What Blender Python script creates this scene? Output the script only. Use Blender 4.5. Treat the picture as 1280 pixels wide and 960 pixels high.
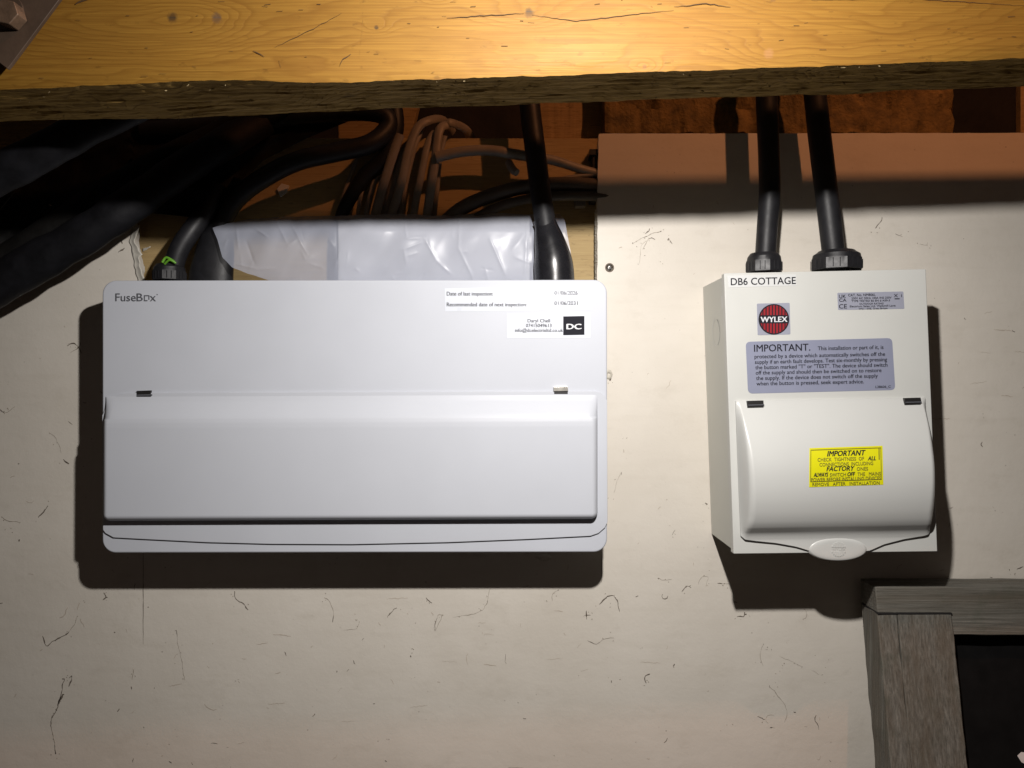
import bpy, math, random
from mathutils import Vector, noise
random.seed(7)
for o in list(bpy.data.objects): bpy.data.objects.remove(o)
S = bpy.context.scene
COL = S.collection
D = 0.95            # camera to wall, metres (1 photo pixel on the wall = 1 mm)
CZ = 1.6            # camera height
# ------------------------------------------------------------------ camera, light, exposure
cam = bpy.data.cameras.new('camera'); co = bpy.data.objects.new('camera', cam); COL.objects.link(co)
co.location = (0, -D, CZ); co.rotation_euler = (math.radians(90), 0, 0)
cam.sensor_width = 36; cam.lens = 950 / 1280 * 36; cam.clip_start = 0.01; cam.clip_end = 50
S.camera = co
w = bpy.data.worlds.new('World'); S.world = w; w.use_nodes = True
w.node_tree.nodes['Background'].inputs[0].default_value = (1.0, 0.78, 0.68, 1)
w.node_tree.nodes['Background'].inputs[1].default_value = 0.030
def lamp(name, loc, watt, col, radius):
    l = bpy.data.lights.new(name, 'POINT'); l.energy = watt; l.color = col; l.shadow_soft_size = radius
    o = bpy.data.objects.new(name, l); COL.objects.link(o); o.location = loc
l = bpy.data.lights.new('work_lamp', 'AREA'); l.shape = 'DISK'; l.size = 0.023; l.energy = 7.9; l.color = (1.0, 0.955, 0.915)
lo = bpy.data.objects.new('work_lamp', l); COL.objects.link(lo); lo.location = (0.080, -0.640, CZ + 0.305)
lo.rotation_euler = (Vector((0.02, 0, CZ - 0.42)) - lo.location).to_track_quat('-Z', 'Y').to_euler()
lamp('warm_bulb', (0.540, -0.650, CZ + 0.930), 13.5, (1.0, 0.38, 0.15), 0.010)
S.view_settings.view_transform = 'Standard'; S.view_settings.look = 'None'
S.view_settings.exposure = 0; S.view_settings.gamma = 1
S.render.resolution_x = 1024; S.render.resolution_y = 768
S.cycles.max_bounces = 6

# ------------------------------------------------------------------ geometry helpers
def at(px, py, h=0.0):
    k = D / (D - h)
    return Vector(((px - 640) / 1000 / k, -h, CZ - (py - 480) / 1000 / k))
def on(px, py, h0, dh=0.0):      # point of a face at depth h0, lifted by dh off that face
    p = at(px, py, h0); p.y -= dh
    return p
def lerp(a, b, t): return a + (b - a) * t
def interp(x, pts):
    if x <= pts[0][0]: return pts[0][1]
    for (x0, y0), (x1, y1) in zip(pts, pts[1:]):
        if x <= x1: return lerp(y0, y1, (x - x0) / (x1 - x0))
    return pts[-1][1]
def smooth(x, a, b):
    t = max(0, min(1, (x - a) / (b - a))); return t * t * (3 - 2 * t)

class MB:
    def __init__(s): s.v = []; s.f = []; s.m = []
    def add(s, vs, fs, mi=0):
        n = len(s.v); s.v += [Vector(v) for v in vs]
        s.f += [tuple(i + n for i in f) for f in fs]; s.m += [mi] * len(fs)
    def box(s, c, d, mi=0):
        x, y, z = c; a, b, e = d[0] / 2, d[1] / 2, d[2] / 2
        vs = [(x + i * a, y + j * b, z + k * e) for i in (-1, 1) for j in (-1, 1) for k in (-1, 1)]
        s.add(vs, [(0, 1, 3, 2), (4, 6, 7, 5), (0, 4, 5, 1), (2, 3, 7, 6), (0, 2, 6, 4), (1, 5, 7, 3)], mi)
    def prism(s, pts, h0, h1, mi=0, base=None):
        # outline in photo pixels, on plane `base` (or h1), from depth h0 (back) to h1 (front)
        b = h1 if base is None else base
        n = len(pts); F = [on(x, y, b, h1 - b) for x, y in pts]; B = [on(x, y, b, h0 - b) for x, y in pts]
        s.add(F + B, [tuple(range(n)), tuple(range(2 * n - 1, n - 1, -1))] +
              [(i, i + n, (i + 1) % n + n, (i + 1) % n) for i in range(n)], mi)
    def grid(s, fn, nu, nv, mi=0):
        vs = [fn(i / nu, j / nv) for j in range(nv + 1) for i in range(nu + 1)]
        s.add(vs, [(j * (nu + 1) + i, j * (nu + 1) + i + 1, (j + 1) * (nu + 1) + i + 1, (j + 1) * (nu + 1) + i)
                   for j in range(nv) for i in range(nu)], mi)
    def build(s, name, mats, parent=None, bevel=0, seg=3, flat=False, ang=40, solid=0):
        root = parent
        off = Vector((0, 0, 0)); p = parent
        while p is not None: off += p.location; p = p.parent
        me = bpy.data.meshes.new(name)
        me.from_pydata([tuple(v - off) for v in s.v], [], s.f); me.update()
        if not isinstance(mats, (list, tuple)): mats = [mats]
        for m in mats: me.materials.append(m)
        for q, mi in zip(me.polygons, s.m): q.material_index = mi; q.use_smooth = not flat
        import bmesh
        bm = bmesh.new(); bm.from_mesh(me); bmesh.ops.recalc_face_normals(bm, faces=bm.faces); bm.to_mesh(me); bm.free()
        if not flat: me.set_sharp_from_angle(angle=math.radians(ang))
        o = bpy.data.objects.new(name, me); COL.objects.link(o)
        if parent: o.parent = parent
        if bevel:
            b = o.modifiers.new('bevel', 'BEVEL'); b.width = bevel; b.segments = seg; b.limit_method = 'ANGLE'
            b.angle_limit = math.radians(40); b.harden_normals = True
        if solid:
            b = o.modifiers.new('solid', 'SOLIDIFY'); b.thickness = solid; b.offset = 0
        return o
def tag(o, label=None, cat=None, group=None, kind=None):
    if label: o['label'] = label
    if cat: o['category'] = cat
    if group: o['group'] = group
    if kind: o['kind'] = kind
    return o
def thing(name, loc, label, cat, group=None):
    o = bpy.data.objects.new(name, None); COL.objects.link(o); o.location = loc; o.empty_display_size = 0.02
    return tag(o, label, cat, group)
def rrect(x0, y0, x1, y1, r, n=6, skew=None):
    out = []
    for cx, cy, a in ((x1 - r, y0 + r, -90), (x1 - r, y1 - r, 0), (x0 + r, y1 - r, 90), (x0 + r, y0 + r, 180)):
        for i in range(n + 1):
            t = math.radians(a + 90 * i / n); out.append((cx + r * math.cos(t), cy + r * math.sin(t)))
    return out
def catmull(P, n=8):
    out = []
    for i in range(len(P) - 1):
        a, b, c, d = P[max(i - 1, 0)], P[i], P[i + 1], P[min(i + 2, len(P) - 1)]
        for k in range(n):
            t = k / n
            out.append(tuple(0.5 * (2 * b[j] + (c[j] - a[j]) * t + (2 * a[j] - 5 * b[j] + 4 * c[j] - d[j]) * t * t +
                             (3 * b[j] - a[j] - 3 * c[j] + d[j]) * t ** 3) for j in range(len(b))))
    out.append(tuple(P[-1])); return out
def tube(mb, P, ns=18, flat=1.0, n=8, mi=0, wob=0):
    """P: (px, py, h, half width in photo px); flat: depth / width of the section"""
    Q = catmull(P, n); C = [at(q[0], q[1], q[2]) for q in Q]
    R = [q[3] / 1000 * (D - q[2]) / D for q in Q]
    rings = []
    for i, c in enumerate(C):
        t = (C[min(i + 1, len(C) - 1)] - C[max(i - 1, 0)]).normalized()
        e = Vector((0, -1, 0)); e = (e - t * e.dot(t)).normalized(); s = t.cross(e).normalized()
        r = R[i] * (1 + wob * noise.noise(c * 40))
        rings.append([c + s * r * math.cos(2 * math.pi * k / ns) + e * r * flat * math.sin(2 * math.pi * k / ns) for k in range(ns)])
    vs = [v for r in rings for v in r]; fs = []
    for i in range(len(rings) - 1):
        for k in range(ns):
            a = i * ns + k; b = i * ns + (k + 1) % ns
            fs.append((a, b, b + ns, a + ns))
    fs.append(tuple(range(ns))); fs.append(tuple(range(len(vs) - ns, len(vs))))
    mb.add(vs, fs, mi)
def lettering(name, body, px, py, h0, mat, parent, size=None, width=None, angle=0, shear=0, bold=0.0, dh=0.0004, align='LEFT', hfun=None, line=1.0, mb=None):
    """flat print; (px,py) = left/centre end of the first baseline in photo pixels, size = cap-ish em size in px"""
    c = bpy.data.curves.new('t', 'FONT'); c.body = body; c.size = 1; c.shear = shear
    c.align_x = align; c.resolution_u = 3; c.space_line = line
    o = bpy.data.objects.new('t', c); COL.objects.link(o)
    bpy.context.view_layer.update()
    me = bpy.data.meshes.new_from_object(o.evaluated_get(bpy.context.evaluated_depsgraph_get()))
    bpy.data.objects.remove(o)
    vs = [v.co.copy() for v in me.vertices]; fs = [tuple(p.vertices) for p in me.polygons]
    bpy.data.meshes.remove(me)
    x0 = min(v.x for v in vs); x1 = max(v.x for v in vs)
    sx = size if width is None else width / (x1 - x0)
    sy = size if size else sx
    a = math.radians(angle); out = []
    for v in vs:
        x = (v.x - (x0 if align == 'LEFT' else 0)) * sx; y = v.y * sy
        X = px + x * math.cos(a) + y * math.sin(a) * -1; Y = py - x * math.sin(a) - y * math.cos(a)
        if hfun: out.append(hfun(X, Y, dh))
        else: out.append(on(X, Y, h0, dh))
    m = mb or MB(); m.add(out, fs)
    if bold:      # heavier weight: the same strokes printed again, slightly to the side
        for j, e in enumerate((-1, 1)):
            o2 = []
            for v in vs:
                x = (v.x - (x0 if align == 'LEFT' else 0)) * sx + e * bold * sy; y = v.y * sy + e * bold * sy * .35
                X = px + x * math.cos(a) - y * math.sin(a); Y = py - x * math.sin(a) - y * math.cos(a)
                o2.append(hfun(X, Y, dh + .00005 * (j + 1)) if hfun else on(X, Y, h0, dh + .00005 * (j + 1)))
            m.add(o2, fs)
    if mb is None: return m.build(name, mat, parent, flat=True)

# ------------------------------------------------------------------ materials
def srgb(r, g, b):
    f = lambda c: (c / 255 / 12.92) if c / 255 <= 0.04045 else ((c / 255 + 0.055) / 1.055) ** 2.4
    return (f(r), f(g), f(b), 1)
class NT:
    def __init__(s, name):
        s.m = bpy.data.materials.new(name); s.m.use_nodes = True; s.t = s.m.node_tree; s.N = s.t.nodes
        s.b = s.N['Principled BSDF']; s.out = s.N['Material Output']
        s.tc = s.N.new('ShaderNodeTexCoord'); s.geo = s.N.new('ShaderNodeNewGeometry')
    def l(s, a, b): s.t.links.new(a, b)
    def map(s, scale, src=None, loc=(0, 0, 0), rot=(0, 0, 0)):
        n = s.N.new('ShaderNodeMapping'); n.inputs['Scale'].default_value = scale; n.inputs['Location'].default_value = loc
        n.inputs['Rotation'].default_value = rot
        s.l(src or s.geo.outputs['Position'], n.inputs['Vector']); return n.outputs[0]
    def noise(s, vec, scale=5, det=4, rough=.55, dist=0):
        n = s.N.new('ShaderNodeTexNoise'); n.inputs['Scale'].default_value = scale; n.inputs['Detail'].default_value = det
        n.inputs['Roughness'].default_value = rough; n.inputs['Distortion'].default_value = dist
        s.l(vec, n.inputs['Vector']); return n.outputs[0]
    def ramp(s, fac, stops):
        n = s.N.new('ShaderNodeValToRGB'); e = n.color_ramp.elements
        while len(e) < len(stops): e.new(0.5)
        for i, (p, c) in enumerate(stops):
            e[i].position = p; e[i].color = c if len(c) == 4 else (*c, 1)
        s.l(fac, n.inputs[0]); return n.outputs[0]
    def mix(s, fac, a, b, mode='MIX'):
        n = s.N.new('ShaderNodeMix'); n.data_type = 'RGBA'; n.blend_type = mode
        for sock, v in ((n.inputs[0], fac), (n.inputs[6], a), (n.inputs[7], b)):
            if hasattr(v, 'is_output'): s.l(v, sock)
            else: sock.default_value = v
        return n.outputs[2]
    def math(s, op, a, b=0.0, c=None):
        n = s.N.new('ShaderNodeMath'); n.operation = op
        for i, v in enumerate((a, b) if c is None else (a, b, c)):
            if hasattr(v, 'is_output'): s.l(v, n.inputs[i])
            else: n.inputs[i].default_value = v
        return n.outputs[0]
    def bump(s, h, strength=.3, dist=.001, prev=None):
        n = s.N.new('ShaderNodeBump'); n.inputs['Strength'].default_value = strength; n.inputs['Distance'].default_value = dist
        s.l(h, n.inputs['Height'])
        if prev: s.l(prev, n.inputs['Normal'])
        s.l(n.outputs[0], s.b.inputs['Normal']); return n.outputs[0]
    def base(s, v):
        if hasattr(v, 'is_output'): s.l(v, s.b.inputs['Base Color'])
        else: s.b.inputs['Base Color'].default_value = v if len(v) == 4 else (*v, 1)
    def rough(s, v):
        if hasattr(v, 'is_output'): s.l(v, s.b.inputs['Roughness'])
        else: s.b.inputs['Roughness'].default_value = v
def simple(name, col, rough=.5, var=.06, nscale=60, bump=.05, bscale=900, metal=0, spec=.5, bdist=.0003):
    t = NT(name); p = t.map((1, 1, 1))
    n = t.noise(p, nscale, 5)
    a = tuple(c * (1 - var) for c in col[:3]) + (1,); b = tuple(min(1, c * (1 + var)) for c in col[:3]) + (1,)
    t.base(t.ramp(n, [(.3, a), (.7, b)]))
    t.rough(t.math('MULTIPLY_ADD', t.noise(p, nscale * 2, 4), .16, rough - .08))
    t.bump(t.noise(p, bscale, 2), bump, bdist); t.b.inputs['Metallic'].default_value = metal
    t.b.inputs['Specular IOR Level'].default_value = spec
    return t.m

def mat_wall():
    t = NT('cream_wall_paint'); p = t.map((1, 1, 1))
    blot = t.noise(p, 5, 6, .6); c = t.ramp(blot, [(.3, (.585, .540, .470, 1)), (.7, (.665, .622, .553, 1))])
    st = t.noise(t.map((3, 3, 26)), 3, 5); c = t.mix(t.ramp(st, [(.5, (0, 0, 0)), (.8, (.14, .14, .14))]), c, (.42, .375, .30, 1))
    # scattered pin-prick dirt
    v = t.N.new('ShaderNodeTexVoronoi'); v.inputs['Scale'].default_value = 95; t.l(p, v.inputs['Vector'])
    sel = t.ramp(t.noise(p, 22, 3), [(.55, (0, 0, 0)), (.66, (1, 1, 1))])
    sp = t.ramp(v.outputs['Distance'], [(.05, (1, 1, 1)), (.12, (0, 0, 0))])
    f = t.math('MULTIPLY', sel, sp); f = t.math('MULTIPLY', f, .55)
    c = t.mix(f, c, (.14, .11, .085, 1)); sm = t.noise(t.map((7, 7, 12)), 2.5, 6, .7); c = t.mix(t.ramp(sm, [(.55, (0, 0, 0)), (.78, (.30, .30, .30))]), c, (.40, .355, .285, 1))
    gr_ = t.noise(p, 420, 3, .7); c = t.mix(t.ramp(gr_, [(.62, (0, 0, 0)), (.75, (.35, .35, .35))]), c, (.36, .32, .26, 1))
    t.base(c); t.rough(.62)
    b = t.bump(t.noise(p, 260, 3), .12, .0006); t.bump(t.noise(p, 28, 5, .65), .35, .0018, b)
    return t.m

def mat_wood(name, light, dark, gs=1.0, rough=.45, knots=(), arches=(), bump=.35, pores=.5, streak=.4, spec=None):
    """planar pine grain running along X, on the XZ face"""
    t = NT(name); P = t.geo.outputs['Position']
    sep = t.N.new('ShaderNodeSeparateXYZ'); t.l(P, sep.inputs[0]); X, Y, Z = sep.outputs
    warp = t.noise(t.map((2.2, 2.2, 9)), 2.0, 4, .5)
    v = t.math('MULTIPLY_ADD', Z, 14 * gs, t.math('MULTIPLY', warp, 1.7 * gs)); v = t.math('MULTIPLY_ADD', Y, 9 * gs, v)
    mask = None
    for (kx, kz, rx, rz, amp) in list(arches) + [(k[0], k[1], k[2] * 7, k[2] * 3.2, .35) for k in knots]:
        dx = t.math('DIVIDE', t.math('SUBTRACT', X, kx), rx); dz = t.math('DIVIDE', t.math('SUBTRACT', Z, kz), rz)
        r2 = t.math('ADD', t.math('MULTIPLY', dx, dx), t.math('MULTIPLY', dz, dz))
        g = t.math('EXPONENT', t.math('MULTIPLY', r2, -1.0)); v = t.math('MULTIPLY_ADD', g, amp, v)
    fine = t.noise(t.map((14, 60, 260)), 1.0, 4); v = t.math('MULTIPLY_ADD', fine, .09, v)
    fr = t.math('FRACT', t.math('MULTIPLY', v, 6.5))
    ring = t.ramp(fr, [(0, (0, 0, 0)), (.55, (.25, .25, .25)), (.86, (1, 1, 1)), (1, (0, 0, 0))])
    vis = t.ramp(t.noise(t.map((2, 5, 8)), 2.2, 3), [(.25, (.25, .25, .25)), (.7, (1, 1, 1))])
    c = t.mix(t.math('MULTIPLY', t.math('MULTIPLY', ring, vis), streak), light, dark)
    big = t.noise(t.map((1.5, 3, 5)), 3, 5, .6)
    c = t.mix(t.ramp(big, [(.35, (0, 0, 0)), (.75, (.55, .55, .55))]), c, dark)
    por = t.noise(t.map((45, 300, 420)), 1.0, 3)
    c = t.mix(t.math('MULTIPLY', t.ramp(por, [(.60, (0, 0, 0)), (.70, (1, 1, 1))]), pores), c, tuple(x * .35 for x in dark[:3]) + (1,))
    dirt = t.noise(t.map((12, 12, 30)), 6, 4, .6)
    c = t.mix(t.math('MULTIPLY', t.ramp(dirt, [(.63, (0, 0, 0)), (.72, (1, 1, 1))]), .45), c, tuple(x * .3 for x in dark[:3]) + (1,))
    for (kx, kz, kr, kc) in [k for k in knots]:
        dx = t.math('SUBTRACT', X, kx); dz = t.math('SUBTRACT', Z, kz)
        jr = t.math('MULTIPLY', t.math('SUBTRACT', t.noise(t.map((1, 1, 1)), 300, 2), .5), kr * .9)
        r = t.math('ADD', t.math('SQRT', t.math('ADD', t.math('MULTIPLY', dx, dx), t.math('MULTIPLY', dz, dz))), jr)
        c = t.mix(t.ramp(t.math('DIVIDE', r, kr * 2), [(.30, (1, 1, 1)), (.62, (0, 0, 0))]), c, kc)
    t.base(c); t.rough(t.math('MULTIPLY_ADD', big, .25, rough - .1))
    if spec is not None: t.b.inputs['Specular IOR Level'].default_value = spec
    fs = t.noise(t.map((9, 700, 900)), 1.0, 4, .6); c = t.mix(t.ramp(fs, [(.38, (.55, .55, .55)), (.62, (0, 0, 0))]), c, dark); t.base(c)
    b = t.bump(t.noise(t.map((30, 500, 700)), 1.0, 3), bump, .0005); t.bump(t.math('MULTIPLY', ring, -1), bump * .6, .0005, b)
    return t.m

def zk(py, h): return at(0, py, h).z
def xk(px, h): return at(px, 0, h).x
HF, HB = 0.329, 0.255
KD = (.05, .03, .012, 1)
M = {}
M['wall'] = mat_wall()
M['beam'] = mat_wood('varnished_pine', (.235, .123, .018, 1), (.130, .056, .006, 1), 1.0, .58,
    knots=[(xk(220, HF), zk(27, HF), .0040, KD), (xk(275, HF), zk(27, HF), .0040, (.09, .055, .03, 1)), (xk(661, HF), zk(21, HF), .0038, KD),
           (xk(960, HF), zk(68, HF), .0040, (.22, .11, .035, 1)), (xk(472, HF), zk(38, HF), .0018, KD), (xk(962, HF), zk(1, HF), .0036, (.12, .06, .02, 1)),
           (xk(806, HF), zk(83, HF), .0018, (.15, .07, .02, 1)), (xk(548, HF), zk(2, HF), .0018, KD)],
    arches=[(xk(120, HF), zk(38, HF), .085, .022, .9), (xk(230, HF), zk(50, HF), .05, .02, .5), (xk(1080, HF), zk(20, HF), .11, .03, .6)], bump=.28, pores=.16, streak=.75, spec=.22)
M['beam_under'] = mat_wood('rough_sawn_underside', (.38, .240, .070, 1), (.15, .088, .026, 1), 2.4, .85, bump=.9, pores=.8, streak=.95, spec=.1)
M['joist'] = simple('amber_insulation_foam', (.155, .098, .030), .85, .5, 55, .9, 260, bdist=.002)
M['backing'] = mat_wood('backing_board_wood', (.45, .33, .15, 1), (.30, .20, .085, 1), .8, .7, bump=.4)
M['post'] = mat_wood('post_wood', (.40, .27, .11, 1), (.20, .12, .05, 1), 1.2, .8, bump=.4)
def mat_weathered(name, vertical):
    t = NT(name); sc = (430, 430, 13) if vertical else (13, 430, 430)
    g = t.noise(t.map(sc), 1.0, 5, .65); g2 = t.noise(t.map(tuple(x * .22 for x in sc)), 1.0, 4)
    c = t.ramp(g, [(.28, (.060, .056, .046, 1)), (.5, (.125, .118, .100, 1)), (.75, (.205, .195, .170, 1))])
    c = t.mix(t.ramp(g2, [(.4, (0, 0, 0)), (.75, (.75, .75, .75))]), c, (.085, .066, .044, 1))
    gr = t.noise(t.map((1, 1, 1)), 35, 5); c = t.mix(t.ramp(gr, [(.55, (0, 0, 0)), (.75, (.5, .5, .5))]), c, (.06, .065, .045, 1))
    t.base(c); t.rough(.85); b = t.bump(g, .8, .0012); t.bump(t.noise(t.map((1, 1, 1)), 300, 3), .3, .0006, b); return t.m
M['grey_v'] = mat_weathered('weathered_grey_timber_upright', True)
M['grey_h'] = mat_weathered('weathered_grey_timber_rail', False)
M['chalkboard'] = simple('black_board', (.0045, .0042, .0042), .7, .3, 40, .3, 600, spec=.15)
M['chalk'] = simple('white_chalk_paint', (.62, .58, .56), .8)
M['metal_white'] = simple('white_powder_coat', (.505, .526, .575), .48, .02, 12, .10, 1500, spec=.3)
M['door_white'] = simple('white_door_plastic', (.500, .520, .565), .46, .015, 12, .05, 1200, spec=.3)
M['cu_cream'] = simple('off_white_powder_coat', (.535, .54, .515), .40, .015, 14, .12, 1500)
M['cu_side'] = simple('off_white_side_coat', (.54, .545, .50), .45, .03, 14, .12, 1500)
M['cu_door'] = simple('off_white_plastic', (.535, .54, .52), .34, .01, 14, .04, 1200)
M['black_slot'] = simple('black_slot', (.012, .011, .011), .5)
M['steel'] = simple('bright_steel', (.62, .60, .55), .3, .1, metal=1)
M['cable'] = simple('black_cable_sheath', (.011, .011, .013), .5, .25, 70, .25, 500, spec=.35)
M['gland'] = simple('black_nylon', (.014, .014, .016), .45, .2, 90, .1, 700, spec=.4)
M['shrink'] = simple('black_heat_shrink', (.010, .010, .012), .27, .2, 50, .2, 120, spec=.5)
M['grey_cable'] = simple('grey_cable_sheath', (.22, .19, .155), .5, .15, 40, .15, 500)
M['grey_cable2'] = simple('dusty_dark_cable_sheath', (.085, .07, .055), .6, .15, 40, .15, 500)
M['pipe'] = simple('dusty_black_duct', (.006, .006, .0075), .6, .45, 45, .4, 120, bdist=.001, spec=.18)
M['dusty'] = simple('dusty_black_polythene', (.007, .0065, .006), .65, .6, 25, .5, 160, bdist=.001, spec=.15)
M['bracket'] = simple('brown_painted_steel', (.060, .040, .027), .5, .25, 40, .3, 300)
M['nut'] = simple('rusty_bolt', (.13, .085, .055), .5, .35, 90, .4, 500, metal=.3)
M['void'] = simple('dark_void_tone', (.030, .022, .016), .9, .5, 12, .8, 60, bdist=.004)  # near-black, so the hollow reads as deep shade
M['paper'] = simple('white_paper', (.50, .50, .505), .7, .02, 20, .1, 300)
M['torn'] = simple('torn_paper_edge', (.62, .59, .52), .8, .06, 90, .4, 300)
M['core'] = simple('plaster_core', (.50, .47, .40), .9, .1, 90, .5, 500)
M['sticker'] = simple('clear_white_label', (.59, .62, .68), .30, .01, 20, .02)
M['sticker2'] = simple('white_label', (.58, .59, .585), .35, .01, 20, .02)
M['silver'] = simple('silver_blue_label', (.235, .25, .335), .38, .03, 20, .03)
M['silver2'] = simple('silver_grey_label', (.29, .30, .365), .38, .03, 20, .03)
M['print'] = simple('dark_print', (.016, .016, .022), .75, spec=.15)
M['print_grey'] = simple('grey_print', (.085, .088, .10), .5)
M['rim_shade'] = simple('grey_rim_shade', (.11, .115, .14), .5)
M['print_blue'] = simple('thin_blue_print', (.055, .06, .12), .5)
M['olive'] = simple('thin_olive_print', (.16, .145, .02), .5)
M['yellow'] = simple('yellow_label', (.66, .63, .006), .38, .02, 30, .03)
M['red'] = simple('red_print', (.27, .012, .018), .4)
M['white_print'] = simple('white_print', (.66, .67, .70), .4)
M['green'] = simple('green_yellow_core', (.11, .30, .02), .5)
M['crack'] = simple('crack_dirt', (.13, .105, .082), .9)
M['hair'] = simple('hairline_dirt', (.27, .23, .18), .9)
M['crack_dark'] = simple('dark_crack', (.045, .022, .006), .9)
M['scuff'] = simple('scuff_marks', (.46, .40, .33), .8)
M['chip'] = simple('pale_splinter', (.30, .23, .12), .8)
M['cob'] = simple('cobweb_dust', (.07, .065, .055), .9)
def mat_film():
    t = NT('clear_polythene_film'); p = t.map((1, 1, 1))
    t.base((.50, .53, .63, 1)); t.b.inputs['Roughness'].default_value = .32
    t.bump(t.noise(t.map((1, 1, 1)), 22, 2, .5, .5), .12, .003)
    tr = t.N.new('ShaderNodeBsdfTransparent'); mx = t.N.new('ShaderNodeMixShader'); mx.inputs[0].default_value = .50
    t.l(tr.outputs[0], mx.inputs[1]); t.l(t.b.outputs[0], mx.inputs[2]); t.l(mx.outputs[0], t.out.inputs[0]); return t.m
M['film'] = mat_film()

# ------------------------------------------------------------------ wall with its opening
def jag(a, b, n, amp):
    out = []
    for i in range(n):
        t = i / n; out.append((lerp(a[0], b[0], t) + random.uniform(-amp, amp), lerp(a[1], b[1], t) + random.uniform(-amp, amp) * .4))
    return out
m = MB()
m.prism([(-700, 760), (-40, 372), (60, 322), (120, 286), (163, 262), (166, 282)] + jag((167, 284), (176, 352), 14, 1.6) + [(176, 430), (746, 430)] +
        jag((746, 428), (747, 260), 26, .5) + jag((747, 260), (748, 168), 8, .5) + jag((749, 167), (1900, 165), 90, .5) + [(1900, 1500), (-700, 1500)],
        -0.0125, 0.0)
wall = m.build('wall', M['wall'], None, flat=True); tag(wall, kind='structure')
# cracks, nicks and hairs of dirt in the paint
CR = MB(); SC = MB(); SC2 = MB()
def ribbon(mb, pts, w0, h=.0003):
    n = len(pts)
    L = []; R = []
    for i, (x, y) in enumerate(pts):
        a = pts[max(i - 1, 0)]; b = pts[min(i + 1, n - 1)]
        dx, dy = b[0] - a[0], b[1] - a[1]; l = math.hypot(dx, dy) or 1
        ww = w0 * (0.35 + 0.65 * math.sin(math.pi * (i + .3) / (n - .4))) * random.uniform(.5, 1.3)
        nx, ny = -dy / l * ww / 2, dx / l * ww / 2
        L.append(at(x + nx, y + ny, h)); R.append(at(x - nx, y - ny, h))
    mb.add(L + R, [(i, i + 1, n + i + 1, n + i) for i in range(n - 1)])
def rough_line(pts, amp=.8, step=4):
    out = []
    for (x0, y0), (x1, y1) in zip(pts, pts[1:]):
        k = max(1, int(math.hypot(x1 - x0, y1 - y0) / step))
        for i in range(k): out.append((lerp(x0, x1, i / k) + random.uniform(-amp, amp), lerp(y0, y1, i / k) + random.uniform(-amp, amp)))
    out.append(pts[-1]); return out
big = [([(80, 848), (77, 860), (75, 874), (64, 902), (66, 920), (70, 944), (66, 949)], 1.8), ([(78, 868), (72, 884), (65, 898)], 2.6),
       ([(105, 752), (93, 780), (84, 792), (68, 800), (58, 807), (54, 795)], 1.4), ([(0, 660), (14, 665), (22, 674), (26, 682)], 1.5),
       ([(130, 740), (132, 746), (128, 750)], 1.8), ([(293, 738), (295, 750), (304, 755), (310, 762)], 1.4),
       ([(220, 788), (226, 822), (231, 850)], .7), ([(166, 836), (165, 862)], .9), ([(276, 885), (277, 900)], 1.2), ([(86, 848), (90, 845), (86, 858)], 1.4),
       ([(613, 735), (605, 760), (590, 768), (566, 772), (560, 782)], .6), ([(555, 769), (547, 770), (543, 788), (548, 780), (552, 770)], .8),
       ([(485, 770), (490, 764), (495, 760)], 2.0), ([(512, 820), (515, 812), (519, 805)], 2.0), ([(533, 747), (540, 753)], 1.6),
       ([(697, 737), (691, 744), (690, 751)], 1.4), ([(749, 755), (764, 744), (770, 748), (774, 760), (775, 768)], 1.7), ([(730, 770), (738, 769)], 1.5),
       ([(735, 800), (745, 805), (757, 798), (768, 798)], .9), ([(733, 764), (733, 774)], 1.2), ([(404, 748), (413, 753), (417, 766), (416, 778)], .9), ([(430, 787), (445, 786), (449, 776)], .7),
       ([(824, 723), (832, 726), (840, 724)], 1.1), ([(853, 740), (858, 732), (864, 735)], .9), ([(872, 730), (878, 721), (886, 722), (882, 732)], .8), ([(897, 730), (912, 729)], .9),
       ([(921, 771), (930, 770), (931, 765)], 2.2), ([(1016, 826), (1024, 826), (1030, 832)], 2.0), ([(963, 858), (976, 874), (984, 888), (980, 903)], .8), ([(953, 806), (950, 816), (954, 836)], .7), ([(960, 813), (1025, 843)], .5),
       ([(808, 854), (806, 846), (813, 842)], 1.6), ([(765, 851), (773, 850)], 1.3), ([(842, 703 + 130), (844, 830)], 2.2), ([(908, 911), (912, 909)], 1.8), ([(962, 910), (966, 909)], 1.8),
       ([(790, 305), (805, 296), (822, 290), (840, 287)], 1.0), ([(803, 312), (812, 298), (818, 300)], 1.1), ([(812, 288), (806, 292)], 1.3), ([(826, 310), (830, 321), (829, 327)], 1.5),
       ([(800, 330), (801, 310), (808, 300)], .7), ([(836, 298), (841, 304)], 1.6), ([(1094, 285), (1101, 277), (1103, 272)], 1.1), ([(1120, 292), (1128, 296)], .9), ([(1150, 305), (1158, 307), (1160, 303)], .8),
       ([(0, 512), (6, 516), (18, 508)], 1.1), ([(84, 432), (92, 428), (98, 434), (101, 441)], 1.6), ([(88, 441), (97, 436), (100, 428)], 1.2), ([(62, 540), (70, 548), (76, 566)], .7), ([(80, 574), (86, 580)], 1.4),
       ([(2, 645), (12, 652), (26, 652)], .8), ([(48, 648), (56, 637), (60, 632)], 1.2), ([(777, 590), (772, 600), (765, 622)], .6), ([(778, 553), (780, 566)], .8), ([(150, 312), (153, 305), (150, 300)], 1.8), ([(148, 316), (156, 310)], 2.0),
       ([(881, 628), (884, 630)], 2.0), ([(760, 462), (764, 468), (762, 476)], 2.6), ([(1262, 712), (1280, 709)], 1.1), ([(840, 668), (844, 662)], 1.5), ([(1005, 762), (1008, 770), (1004, 774)], .7)]
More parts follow.
